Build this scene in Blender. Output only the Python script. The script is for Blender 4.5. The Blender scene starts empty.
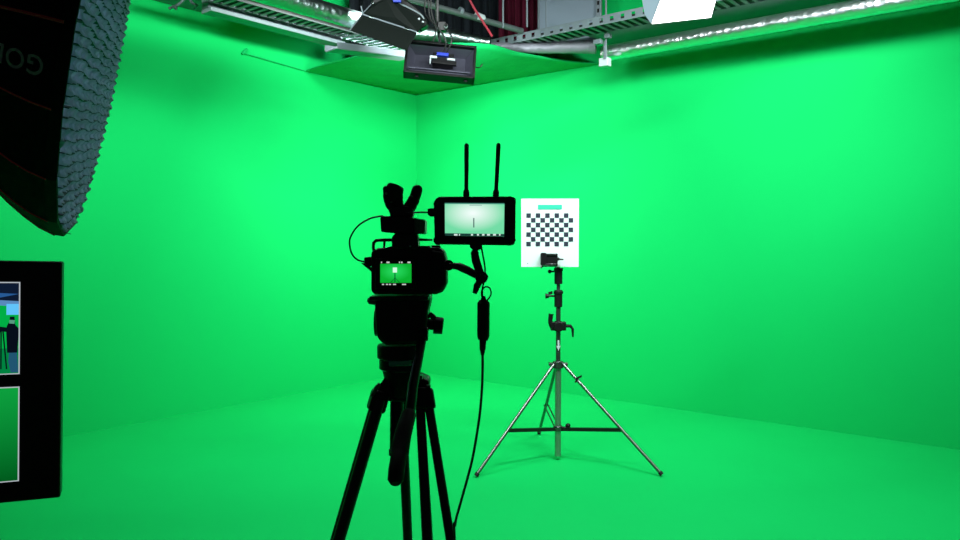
import bpy, bmesh, math, random
from mathutils import Vector, Matrix
V = Vector
random.seed(4)
sc = bpy.context.scene
COL = sc.collection
F = 761.0
T = math.atan(25/F)
CZ = 1.5
ct, st = math.cos(T), math.sin(T)

# ------------------------------------------------------------------ camera maths
def ray(px, py):
    a = (px-480)/F; b = -(py-270)/F
    return V((a, b*st+ct, b*ct-st))
def P(px, py, d):                      # the point at world depth y = d
    r = ray(px, py); return V((0, 0, CZ)) + r*(d/r.y)
def on_floor(px, py, z=0.0):
    r = ray(px, py); return V((0, 0, CZ)) + r*((z-CZ)/r.z)
CORNER = on_floor(417, 372)
def unit(v): return v.normalized()
LB = on_floor(62, 437); RB = on_floor(960, 450)
DL = unit(LB-CORNER); DR = unit(RB-CORNER)
NL = V((-DL.y, DL.x, 0)); NR = V((DR.y, -DR.x, 0))
if NL.dot(V((0, 4, 0))-CORNER) < 0: NL = -NL
if NR.dot(V((0, 4, 0))-CORNER) < 0: NR = -NR
def hitw(px, py, side, off):           # hit the plane parallel to a wall, off metres inside
    n = NL if side == 'L' else NR
    r = ray(px, py); p0 = CORNER + n*off
    k = (p0-V((0, 0, CZ))).dot(n)/r.dot(n)
    return V((0, 0, CZ)) + r*k
HZ = 3.25
def at_z(px, py, z):
    r = ray(px, py); return V((0, 0, CZ)) + r*((z-CZ)/r.z)

# ------------------------------------------------------------------ materials
def mat(name, col, rough=.5, metal=0.0, emit=None, es=0.0, spec=.5, bump=None, noise=None, trans=0):
    m = bpy.data.materials.new(name); m.use_nodes = True
    nt = m.node_tree; b = nt.nodes['Principled BSDF']
    b.inputs['Base Color'].default_value = (*col, 1)
    b.inputs['Roughness'].default_value = rough
    b.inputs['Metallic'].default_value = metal
    b.inputs['Specular IOR Level'].default_value = spec
    if emit: 
        b.inputs['Emission Color'].default_value = (*emit, 1)
        b.inputs['Emission Strength'].default_value = es
    tc = nt.nodes.new('ShaderNodeTexCoord')
    if noise:                            # small real variation in the surface colour
        sc_, amt = noise
        n = nt.nodes.new('ShaderNodeTexNoise'); n.inputs['Scale'].default_value = sc_; n.inputs['Detail'].default_value = 4
        nt.links.new(tc.outputs['Object'], n.inputs['Vector'])
        mx = nt.nodes.new('ShaderNodeMix'); mx.data_type = 'RGBA'
        mx.inputs[6].default_value = (*[c*(1-amt) for c in col], 1)
        mx.inputs[7].default_value = (*[min(1, c*(1+amt)) for c in col], 1)
        nt.links.new(n.outputs['Fac'], mx.inputs[0]); nt.links.new(mx.outputs[2], b.inputs['Base Color'])
    if bump:
        kind, sc_, stg, dist = bump
        if kind == 'foil':
            n = nt.nodes.new('ShaderNodeTexVoronoi'); n.inputs['Scale'].default_value = sc_
            out = n.outputs['Distance']
        else:
            n = nt.nodes.new('ShaderNodeTexNoise'); n.inputs['Scale'].default_value = sc_; n.inputs['Detail'].default_value = 5
            out = n.outputs['Fac']
        nt.links.new(tc.outputs['Object'], n.inputs['Vector'])
        bp = nt.nodes.new('ShaderNodeBump'); bp.inputs['Strength'].default_value = stg; bp.inputs['Distance'].default_value = dist
        nt.links.new(out, bp.inputs['Height']); nt.links.new(bp.outputs['Normal'], b.inputs['Normal'])
    return m
GW = (.003, .40, .088)
M = {
 'green_wall': mat('green_wall', GW, .75, bump=('noise', 30, .05, .01), noise=(1.3, .02), spec=.06),
 'green_floor': mat('green_floor', (.004, .42, .092), .5, bump=('noise', 12, .04, .01), noise=(2.2, .05), spec=.14),
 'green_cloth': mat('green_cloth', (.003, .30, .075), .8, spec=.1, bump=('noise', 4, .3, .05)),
 'dark_ceiling': mat('dark_ceiling', (.02, .022, .025), .9, noise=(3, .3)),
 'black': mat('black_plastic', (.0035, .0035, .004), .45, spec=.25, bump=('noise', 400, .1, .001)),
 'blackm': mat('black_metal', (.005, .005, .0055), .35, spec=.3, bump=('noise', 300, .05, .001)),
 'blackf': mat('black_fabric', (.0025, .0028, .0035), .8, spec=.15, bump=('noise', 60, .2, .003)),
 'rubber': mat('black_rubber', (.006, .006, .006), .7, spec=.3, noise=(40, .2)),
 'chrome': mat('chrome', (.17, .20, .18), .36, 1.0, bump=('noise', 40, .05, .001)),
 'darkchrome': mat('dark_steel', (.10, .11, .11), .35, .9, bump=('noise', 40, .05, .001)),
 'galv': mat('galvanised_steel', (.15, .18, .205), .5, .3, noise=(12, .15)),
 'beam': mat('pale_painted_steel', (.16, .20, .215), .45, .1, noise=(8, .05)),
 'foil': mat('foil', (.75, .78, .80), .28, 1.0, bump=('foil', 22, .4, .012)),
 'dullfoil': mat('dull_foil', (.30, .38, .37), .32, 1.0, bump=('foil', 22, .6, .010)),
 'railgrey': mat('grey_painted_pipe', (.05, .065, .065), .5, noise=(12, .15)),
 'softfoil': mat('insulation_wrap', (.16, .16, .19), .5, .3, bump=('foil', 7, .5, .04)),
 'white': mat('white_board', (.60, .72, .70), .6, noise=(5, .02)),
 'whitepanel': mat('white_wall_panel', (.16, .20, .25), .6, noise=(5, .03)),
 'teal': mat('teal_print', (.02, .42, .28), .5, noise=(5, .02)),
 'navy': mat('dark_ink', (.012, .018, .035), .5, noise=(5, .02)),
 'gridf': mat('grid_fabric', (.26, .32, .40), .75, bump=('noise', 50, .3, .003), noise=(30, .25), spec=.3),
 'gridshade': mat('shaded_grid_fabric', (.035, .05, .065), .8, noise=(30, .25), spec=.2),  # darker copy of the grid fabric, standing for shade between strips
 'redpipe': mat('red_piping', (.8, .05, .06), .5, noise=(20, .2)),
 'letter': mat('grey_lettering', (.30, .32, .31), .6, noise=(20, .1)),
 'redcloth': mat('dark_red_cloth', (.04, .002, .009), .85, spec=.1, bump=('noise', 30, .3, .01)),
 'darkcloth': mat('charcoal_cloth', (.004, .006, .008), .9, spec=.1, bump=('noise', 30, .3, .01)),
 'redcord': mat('red_cord', (.3, .01, .03), .6, noise=(40, .2)),
 'heat': mat('lamp_housing_grey', (.06, .06, .085), .35, .5, noise=(20, .1)),
 'blue': mat('blue_tape', (.01, .03, .35), .5, noise=(20, .1)),
 'white_bit': mat('white_plastic', (.42, .47, .5), .5, noise=(20, .05)),
 'cablegreen': mat('black_cable', (.012, .013, .012), .5, noise=(30, .2)),
 'flap': mat('flap_black_metal', (.003, .005, .004), .6, spec=.15, noise=(20, .2)),
 'darkgreenplastic': mat('smoked_green_plastic', (.015, .16, .06), .4, noise=(20, .1)),
}
def translucent(m, col, f):
    nt = m.node_tree; b = nt.nodes['Principled BSDF']; o = [n for n in nt.nodes if n.type == 'OUTPUT_MATERIAL'][0]
    t = nt.nodes.new('ShaderNodeBsdfTranslucent'); t.inputs[0].default_value = (*col, 1)
    mx = nt.nodes.new('ShaderNodeMixShader'); mx.inputs[0].default_value = f
    nt.links.new(b.outputs[0], mx.inputs[1]); nt.links.new(t.outputs[0], mx.inputs[2]); nt.links.new(mx.outputs[0], o.inputs[0])
translucent(M['gridf'], (.55, .66, .80), .42)
def emat(name, col, s, noise=None):
    m = mat(name, (0.004, .004, .004), .4, emit=col, es=s, spec=.1)
    return m
def grad_emat(name, c0, c1, axis, lo, hi, s):      # a picture shown on a screen
    m = emat(name, c0, s); nt = m.node_tree
    tc = nt.nodes.new('ShaderNodeTexCoord'); sp = nt.nodes.new('ShaderNodeSeparateXYZ')
    mr = nt.nodes.new('ShaderNodeMapRange'); mr.inputs[1].default_value = lo; mr.inputs[2].default_value = hi
    mx = nt.nodes.new('ShaderNodeMix'); mx.data_type = 'RGBA'
    mx.inputs[6].default_value = (*c0, 1); mx.inputs[7].default_value = (*c1, 1)
    nt.links.new(tc.outputs['Generated'], sp.inputs[0]); nt.links.new(sp.outputs[axis], mr.inputs[0])
    nt.links.new(mr.outputs[0], mx.inputs[0]); nt.links.new(mx.outputs[2], nt.nodes['Principled BSDF'].inputs['Emission Color'])
    return m
def spot_emat(name, c_in, c_out, r, s, centre=(.5, 0, .6)):
    m = emat(name, c_out, s); nt = m.node_tree
    tc = nt.nodes.new('ShaderNodeTexCoord'); d = nt.nodes.new('ShaderNodeVectorMath'); d.operation = 'DISTANCE'
    d.inputs[1].default_value = centre
    mr = nt.nodes.new('ShaderNodeMapRange'); mr.inputs[1].default_value = .02; mr.inputs[2].default_value = r
    mx = nt.nodes.new('ShaderNodeMix'); mx.data_type = 'RGBA'
    mx.inputs[6].default_value = (*c_in, 1); mx.inputs[7].default_value = (*c_out, 1)
    nt.links.new(tc.outputs['Generated'], d.inputs[0]); nt.links.new(d.outputs['Value'], mr.inputs[0])
    nt.links.new(mr.outputs[0], mx.inputs[0]); nt.links.new(mx.outputs[2], nt.nodes['Principled BSDF'].inputs['Emission Color'])
    return m

# ------------------------------------------------------------------ mesh helpers (world coordinates)
class MB:
    def __init__(s): s.bm = bmesh.new()
    def hexa(s, a, b, c, d, e, f, g, h):          # a-d first face ring, e-h second
        v = [s.bm.verts.new(p) for p in (a, b, c, d, e, f, g, h)]
        for i in ((0, 1, 2, 3), (7, 6, 5, 4), (0, 4, 5, 1), (1, 5, 6, 2), (2, 6, 7, 3), (3, 7, 4, 0)):
            s.bm.faces.new([v[k] for k in i])
        return s
    def box(s, c, size, ax=None, ay=None, az=None):
        ax = unit(V(ax)) if ax is not None else V((1, 0, 0))
        az = unit(V(az)) if az is not None else V((0, 0, 1))
        ay = unit(V(ay)) if ay is not None else az.cross(ax)
        c = V(c); x, y, z = ax*size[0]/2, ay*size[1]/2, az*size[2]/2
        return s.hexa(c-x-y-z, c+x-y-z, c+x+y-z, c-x+y-z, c-x-y+z, c+x-y+z, c+x+y+z, c-x+y+z)
    def prism(s, pts, vec):                        # polygon extruded along vec
        a = [s.bm.verts.new(p) for p in pts]; b = [s.bm.verts.new(V(p)+V(vec)) for p in pts]
        s.bm.faces.new(a); s.bm.faces.new(b[::-1]); n = len(a)
        for i in range(n): s.bm.faces.new((a[i], b[i], b[(i+1) % n], a[(i+1) % n]))
        return s
    def pxprism(s, pts, d, th):
        return s.prism([P(x, y, d) for x, y in pts], (0, th, 0))
    def tube(s, pts, r, n=12, cap=True, noise=0):
        pts = [V(p) for p in pts]; k = len(pts)
        rs = r if isinstance(r, (list, tuple)) else [r]*k
        tang = [unit(pts[min(i+1, k-1)]-pts[max(i-1, 0)]) for i in range(k)]
        t0 = tang[0]; up = V((0, 0, 1)) if abs(t0.z) < .9 else V((1, 0, 0))
        u = unit(t0.cross(up)); rings = []
        for i in range(k):
            u = unit(u-tang[i]*u.dot(tang[i])); w = tang[i].cross(u)
            rings.append([s.bm.verts.new(pts[i]+(u*math.cos(a)+w*math.sin(a))*rs[i]*(1+random.uniform(-noise, noise)))
                          for a in [2*math.pi*j/n for j in range(n)]])
        for i in range(k-1):
            for j in range(n):
                s.bm.faces.new((rings[i][j], rings[i][(j+1) % n], rings[i+1][(j+1) % n], rings[i+1][j]))
        if cap: s.bm.faces.new(rings[0][::-1]); s.bm.faces.new(rings[-1])
        return s
    def cyl(s, a, b, r, r2=None, n=16): return s.tube([a, b], [r, r2 if r2 is not None else r], n)
    def ball(s, c, r, n=12):
        pts = []
        c = V(c); z = [-1+2*i/8 for i in range(9)]
        pts = [c+V((0, 0, r*math.sin(math.pi/2*q))) for q in z]
        rs = [max(.02*r, r*math.cos(math.pi/2*q)) for q in z]
        return s.tube(pts, rs, n)
    def grid(s, f, nu, nv):
        g = [[s.bm.verts.new(f(i/nu, j/nv)) for j in range(nv+1)] for i in range(nu+1)]
        for i in range(nu):
            for j in range(nv): s.bm.faces.new((g[i][j], g[i+1][j], g[i+1][j+1], g[i][j+1]))
        return s
def smooth(pts, n=8):                              # Catmull-Rom
    pts = [V(p) for p in pts]; q = [pts[0]]+pts+[pts[-1]]; out = []
    for i in range(1, len(q)-2):
        a, b, c, d = q[i-1:i+3]
        for k in range(n):
            t = k/n
            out.append(.5*((2*b)+(c-a)*t+(2*a-5*b+4*c-d)*t*t+(3*b-a-3*c+d)*t**3))
    out.append(pts[-1]); return out

def root(name, loc, label, cat, group=None):
    o = bpy.data.objects.new(name, None); COL.objects.link(o); o.empty_display_size = .1
    o.location = loc; o['label'] = label; o['category'] = cat
    if group: o['group'] = group
    return o
def rootof(o):
    while o.parent: o = o.parent
    return o
def part(name, mb, m, parent=None, bevel=0, shade=True, solid=0, label=None, auto=35):
    bm = mb.bm
    bmesh.ops.recalc_face_normals(bm, faces=bm.faces)
    me = bpy.data.meshes.new(name); 
    if parent is not None:
        off = rootof(parent).location
        bmesh.ops.translate(bm, verts=bm.verts, vec=-off)
    else:
        vs = [v.co for v in bm.verts]
        off = V(((min(v.x for v in vs)+max(v.x for v in vs))/2, (min(v.y for v in vs)+max(v.y for v in vs))/2, min(v.z for v in vs)))
        bmesh.ops.translate(bm, verts=bm.verts, vec=-off)
    bm.to_mesh(me); bm.free()
    me.materials.append(M[m] if isinstance(m, str) else m)
    if shade:
        me.polygons.foreach_set('use_smooth', [True]*len(me.polygons))
        me.set_sharp_from_angle(angle=math.radians(auto))
    o = bpy.data.objects.new(name, me); COL.objects.link(o)
    if parent is not None: o.parent = parent
    else: o.location = off
    if solid:
        s_ = o.modifiers.new('solid', 'SOLIDIFY'); s_.thickness = solid; s_.offset = 0
    if bevel:
        b = o.modifiers.new('bevel', 'BEVEL'); b.width = bevel; b.segments = 2; b.limit_method = 'ANGLE'; b.angle_limit = math.radians(35)
    if label: o['label'] = label
    return o
def tag(o, label, cat, group=None, kind=None):
    o['label'] = label; o['category'] = cat
    if group: o['group'] = group
    if kind: o['kind'] = kind
    return o
def struct(name, mb, m, label, cat, **k):
    o = part(name, mb, m, **k); tag(o, label, cat, kind='structure'); return o
def area(name, loc, direction, sx, sy, power, col=(.90, 1, .98), parent=None, spread=180):
    l = bpy.data.lights.new(name, 'AREA'); l.shape = 'RECTANGLE'; l.size = sx; l.size_y = sy
    l.energy = power; l.color = col; l.spread = math.radians(spread)
    o = bpy.data.objects.new(name, l); COL.objects.link(o)
    o.rotation_euler = V(direction).to_track_quat('-Z', 'Y').to_euler()
    if parent is not None: o.parent = parent; o.location = V(loc)-rootof(parent).location
    else: o.location = loc
    return o

# ------------------------------------------------------------------ camera and world
cam = bpy.data.cameras.new('camera'); co = bpy.data.objects.new('camera', cam); COL.objects.link(co)
cam.sensor_width = 36; cam.lens = 36*F/960; co.location = (0, 0, CZ); co.rotation_euler = (math.pi/2-T, 0, 0)
cam.clip_start = .05; sc.camera = co
w = bpy.data.worlds.new('world'); w.use_nodes = True; sc.world = w
w.node_tree.nodes['Background'].inputs[0].default_value = (.75, .88, 1, 1)
w.node_tree.nodes['Background'].inputs[1].default_value = .03
vs = sc.view_settings; vs.view_transform = 'Standard'; vs.look = 'None'; vs.gamma = 1; vs.use_curve_mapping = False; vs.exposure = 0

# ------------------------------------------------------------------ the setting
WT = 5.0; LEN = 11.0
fl = MB(); fl.prism([CORNER+V((0, .3, 0)), CORNER+DR*(LEN+.3), CORNER+DR*LEN+V((0, -7, 0)), CORNER+DL*LEN+V((0, -7, 0)), CORNER+DL*(LEN+.3)], (0, 0, -.1))
struct('floor', fl, 'green_floor', 'green painted studio floor running up to both green walls', 'floor', shade=False)
def wall(name, D, N, label):
    b = MB(); a = CORNER.copy(); e = CORNER+D*LEN
    b.prism([a, e, e-N*.12, a-N*.12], (0, 0, WT))
    return struct(name, b, 'green_wall', label, 'wall', shade=False)
wall('wall_left', DL, NL, 'green backdrop wall left of the far corner')
wall('wall_right', DR, NR, 'green backdrop wall right of the far corner')
cb = MB(); cb.prism([CORNER+V((0, .3, WT)), CORNER+DR*(LEN+.3)+V((0, 0, WT)), CORNER+DR*LEN+V((0, -7, WT)), CORNER+DL*LEN+V((0, -7, WT)), CORNER+DL*(LEN+.3)+V((0, 0, WT))], (0, 0, .1))
struct('ceiling', cb, 'dark_ceiling', 'dark open ceiling above the pipes and trays', 'ceiling', shade=False)
# seam rod on the left wall
a = hitw(243, 53, 'L', .015); b_ = hitw(306, 71, 'L', .015)
sm = MB(); sm.cyl(a, b_, .007, n=8); sm.cyl(hitw(242, 54, 'L', .015), hitw(247, 49, 'L', .015), .012, n=8)
struct('trim_1', sm, 'green_cloth', 'thin green rod along the top of the left green wall', 'trim')
# the green soffit cloth in the corner
S0 = at_z(417, 97, HZ)
SL = at_z(305, 71, HZ)-CORNER; SR = at_z(611, 68, HZ)-CORNER
sl = CORNER+DL*SL.dot(DL)+V((0, 0, HZ)); sr = CORNER+DR*SR.dot(DR)+V((0, 0, HZ)); sc0 = CORNER+V((0, 0, HZ))
edge = smooth([sl, at_z(345, 59, HZ), at_z(400, 47, HZ), at_z(482, 44, HZ), at_z(520, 53, HZ), at_z(560, 60, HZ), sr], 8)
ne = len(edge)-1
def soff(u, v):
    i = u*ne; k = min(int(i), ne-1); e = edge[k].lerp(edge[k+1], i-k)
    m = sc0.lerp(e, v)
    # inner border follows the corner walls
    if u < .5: c = sl.lerp(sc0, min(1, u*2))
    else: c = sc0.lerp(sr, (u-.5)*2)
    q = c.lerp(e, v); q.z = HZ+.015*math.sin(u*19)*v*math.sin(v*3)
    return q+ (NL+NR)*.002
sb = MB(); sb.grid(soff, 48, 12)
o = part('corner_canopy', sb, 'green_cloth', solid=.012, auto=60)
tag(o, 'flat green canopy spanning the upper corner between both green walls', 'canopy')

# ------------------------------------------------------------------ things above the canopy
def curtain(name, a, b, z0, z1, folds, depth, m, label, cat='curtain'):
    a = V(a); b = V(b); d = b-a; n = unit(V((d.y, -d.x, 0)))
    def f(u, v):
        p = a.lerp(b, u); ph = u*folds*2*math.pi
        p = p+n*depth*(math.sin(ph)+.3*math.sin(2.3*ph+1)); p.z = z0+(z1-z0)*v; return p
    mb = MB(); mb.grid(f, folds*10, 4)
    o = part(name, mb, m, solid=.008, auto=80); return tag(o, label, cat)
curtain('dark_curtain', P(350, 60, 7.75), P(499, 60, 7.65), 3.3, 4.9, 13, .045, 'darkcloth', 'charcoal curtain hanging in folds behind the black lamps and above the green canopy')
curtain('red_curtain', P(499, 60, 7.6), P(538, 60, 7.5), 3.3, 4.9, 5, .035, 'redcloth', 'dark red curtain hanging beside the pale wall panel')
pa = P(539, 0, 7.4); pb = P(603, 0, 7.05); d = unit(V((pb.x-pa.x, pb.y-pa.y, 0))); n = V((d.y, -d.x, 0)); wid = (V((pb.x, pb.y, 0))-V((pa.x, pa.y, 0))).length
t = root('wall_panel', V((pa.x, pa.y, 3.35)), 'pale blue-grey upright panel with steel edge strip, above the perforated tray', 'panel')
c0 = V((pa.x, pa.y, 4.1))
part('board', MB().box(c0+d*(wid*.5), (wid*.94, .04, 1.5), d, None), 'whitepanel', t, .004)
part('frame', MB().box(c0+d*(wid*.13), (.012, .05, 1.5), d).box(c0+d*(wid*.015), (.02, .06, 1.5), d), 'galv', t, .003)
mb = MB()
mb.box(c0+d*(wid*.96)-n*-.03, (.05, .03, 1.5), d)
stp = part('edge_strip', mb, 'galv', t, .003)
mb = MB()
for k in range(22): mb.box(c0+d*(wid*.96)+n*.045+V((0, 0, -.74+k*.07)), (.02, .008, .035), d)
part('slot', mb, 'black', stp)
# pipe rail
t = root('steel_rail', P(432, 6, 6.4), 'grey steel pipe rail slanting in front of the charcoal curtain', 'rail')
part('pipe', MB().cyl(P(405, -2, 6.3), P(522, 31, 7.0), .026), 'railgrey', t)
part('coupler', MB().cyl(P(476, 16, 6.70), P(483, 19, 6.76), .036), 'white_bit', t, .004, label='white coupler on the pipe')
part('coupler', MB().cyl(P(459, 10.5, 6.60), P(462, 12, 6.62), .034), 'galv', t, .004)
tag(part('safety_rope', MB().tube(smooth([P(466, -8, 6.55), P(474, 8, 6.58), P(483, 22, 6.6), P(492, 36, 6.66)]), .010, 8), 'redcord'), 'thin red rope tied diagonally across the steel rail', 'rope')
for i, (px, top, bot, lab) in enumerate([(503, -30, 28, 'thin grey hanger rod in front of the charcoal and red curtains'), (527, -30, 27, 'thin grey hanger rod in front of the red curtain')]):
    tag(part('hanger_rod', MB().cyl(P(px, top, 6.85), P(px, bot, 6.85), .008, n=8), 'galv'), lab, 'rod', 'hanger rods by the curtains')

# ------------------------------------------------------------------ cable trays
def tray(name, A, B, inward, wdt, hgt, label, step, hole=.10, both=True):
    A = V(A); B = V(B); d = unit(B-A); L = (B-A).length; n = V(inward); n = unit(n-d*n.dot(d)); up = d.cross(n)
    if up.z < 0: up = -up
    t = root(name, A, label, 'cable tray')
    # side rail nearest the room, pierced by slots: built of strips so the slots are open
    for s, nm in ((1, 'side_rail'), (-1, 'side_rail')):
        mb = MB(); c = A+n*(wdt/2*s)
        if s == 1 and not both:
            part(nm, mb.box(c+d*(L/2)+up*.004, (L, .006, .012), d, n, up), 'railgrey', t, shade=False); continue
        mb.box(c+d*(L/2)+up*(hgt*.12), (L, .004, hgt*.24), d, n, up)
        mb.box(c+d*(L/2)+up*(hgt*.88), (L, .004, hgt*.24), d, n, up)
        k = 0
        while k*hole < L-hole:
            mb.box(c+d*(k*hole+hole*.33)+up*(hgt*.5), (hole*.66, .004, hgt*.52), d, n, up); k += 1
        mb.box(c+d*(L/2)+up*hgt+n*(-.01*s), (L, .024, .004), d, n, up)
        part(nm, mb, 'galv', t, shade=False)
    k = 0; mb = MB(); k = 0
    while .02+k*step < L:
        mb.box(A+d*(.02+k*step)+up*.004, (step*.42, wdt, .006), d, n, up); k += 1
    part('rungs', mb, 'galv', t, shade=False)
    return t
# right tray, fitted along the right wall (bottom near edge through the photo's rail foot)
oR = .80
a = hitw(496, 47, 'R', oR); b = hitw(960, -49, 'R', oR)
za = (a.z+b.z)/2
zr = hitw(640, 17, 'R', oR).z
def wpt(side, off, px, z):
    p = hitw(px, 100, side, off); p.z = z; return p
tray('cable_tray', wpt('R', oR-.11, 498, zr), wpt('R', oR-.11, 1010, zr), NR, .22, .075, 'perforated steel cable tray with slotted bottom, running above the right foil duct', .075)
oL = .75
zl = hitw(270, 13.8, 'L', oL).z
tray('cable_tray', wpt('L', oL, 352, zl), wpt('L', oL, 120, zl), NL, .20, .03, 'steel cable tray with slotted bottom along the upper left green wall', .075, both=False)
A = wpt('R', .34, 598, zr+.012); B = wpt('R', .34, 1005, zr+.012)  # added flat cover, keeps lamp light off the upper right wall
tag(part('shading_trunking', MB().box((A+B)/2+V((0, 0, .03)), ((B-A).length, .46, .055), B-A), 'galv', None, .004), 'wide flat steel trunking added to shade the wall between the right perforated tray and the silver duct', 'trunking')
# pale beam under the left tray
zb = hitw(270, 26, 'L', .585).z
A = wpt('L', .5, 206, zb); B = wpt('L', .5, 339, zb)
t = root('steel_beam', A, 'pale painted steel beam under the left cable tray', 'beam')
part('web', MB().box((A+B)/2+V((0, 0, .108)), ((B-A).length, .10, .146), B-A), 'galv', t, .003)  # web made taller to stop light passing between beam and shelf
part('lip', MB().box((A+B)/2+V((0, 0, .016))+NL*.02, ((B-A).length, .15, .034), B-A), 'beam', t, .003, label='lower lip toned pale as if lit')  # separate paler lip stands for the brightly lit lower edge
A = wpt('L', .2, 150, zb+.17); B = wpt('L', .2, 360, zb+.17)  # added out of sight to block light above the beam
tag(part('light_block_shelf', MB().box((A+B)/2, ((B-A).length, .38, .03), B-A), 'galv', None, .004), 'added hidden steel shelf shading the left green wall behind the pale beam', 'shelf')
A = P(331, 50, 6.0); B = P(405, 59, 6.5)
o = part('steel_channel', MB().box((A+B)/2, ((B-A).length, .15, .008), B-A).box((A+B)/2+V((0, 0, .025))+NL*.075, ((B-A).length, .006, .05), B-A).box((A+B)/2+V((0, 0, .025))-NL*.075, ((B-A).length, .006, .05), B-A), 'galv', None, .002)
tag(o, 'short grey steel channel between the pale beam and the open black lamp', 'channel')

tray('cable_tray', P(408, 53, 6.75), P(350, 36, 6.15), NL, .20, .03, 'short steel cable tray passing just below the barn door lamp', .075)
def bundle(A, B, across, r, cnt, label):  # added cables fill the trays so the rung gaps look dark
    A = V(A); B = V(B)
    for k in range(cnt):
        q = across*((k-(cnt-1)/2)*2*r)
        pts = [A.lerp(B, i/12)+q+V((0, 0, r+.009+random.uniform(0, .002))) for i in range(13)]
        tag(part('gap_fill_cable', MB().tube(smooth(pts, 3), r*.98, 10), 'cablegreen'), label, 'cable', label.split(' ', 2)[2])
bundle(wpt('R', oR-.11, 505, zr), wpt('R', oR-.11, 1000, zr), NR, .017, 6, 'thick black cables lying side by side in the right tray')
bundle(wpt('L', oL, 345, zl), wpt('L', oL, 125, zl), NL, .017, 5, 'thick black cables lying side by side in the left tray')
# ------------------------------------------------------------------ foil ducts
def duct(name, pts, r, label, m='foil', nz=.012, sub=16):
    pts = smooth(pts, sub)
    rr = r if isinstance(r, float) else [r[0]+(r[1]-r[0])*i/(len(pts)-1) for i in range(len(pts))]
    o = part(name, MB().tube(pts, rr, 20, noise=nz), m, auto=80); return tag(o, label, 'duct')
zd = hitw(780, 22.5, 'R', .42).z
duct('foil_duct', [wpt('R', .42, x, zd) for x in (604, 680, 780, 880, 1010)], .068, 'long crumpled silver foil duct along the top of the right green wall')
t = duct('insulated_duct', [P(492, 46, 7.15), P(530, 48, 7.1), P(570, 47, 7.05), P(596, 46.5, 7.0)], (.035, .068), 'smooth grey wrapped duct behind the canopy edge, left of the long foil duct', 'softfoil', .02)
duct('foil_duct', [P(345, 17, 6.1)+DL*4, P(345, 17, 6.1)+DL*2, P(345, 17, 6.1)+DL*.7, P(345, 17, 6.1), P(398, 33, 6.6)], .072, 'green-tinted silver foil duct above the left cable tray', 'dullfoil')
duct('foil_duct', [P(402, 30, 7.0), P(425, 33, 7.05), P(455, 37, 7.1), P(476, 41, 7.1), P(489, 43, 7.12)], (.075, .045), 'short bright foil duct behind the open black lamp', 'dullfoil')
# duct bracket & clamp
p = P(603, 62, 6.75)
t = root('duct_bracket', P(603, 68, 6.75), 'steel hanger bracket with pale block at the near end of the right foil duct', 'bracket')
part('block', MB().box(P(605, 62.5, 6.78), (.09, .07, .075), DR), 'white_bit', t, .006)
part('strap', MB().box(P(605, 50, 6.74), (.03, .012, .16), DR).box(P(598, 42, 6.70), (.07, .05, .04), DR).box(P(608, 36, 6.72), (.05, .05, .04), DR), 'galv', t, .004)
part('rod', MB().cyl(P(606, 60, 6.75), P(606, -40, 6.75), .008, n=8), 'galv', t)
# small clamps at the left end of the tray
t = root('tray_clamp', P(175, 10, 5.6), 'small steel clamp arms hanging at the left end of the left tray', 'clamp')
part('arm', MB().tube([P(188, -6, 5.6), P(182, 2, 5.6), P(175, 7, 5.6)], .012, 8), 'galv', t)
part('foot', MB().tube([P(169, 9, 5.6), P(173, 6.5, 5.6), P(177, 9, 5.6)], .011, 8), 'galv', t)
part('arm', MB().tube([P(188, -4, 5.6), P(192, 3, 5.6), P(198, 6, 5.6), P(194, 9, 5.6)], .010, 8), 'galv', t)

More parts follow.
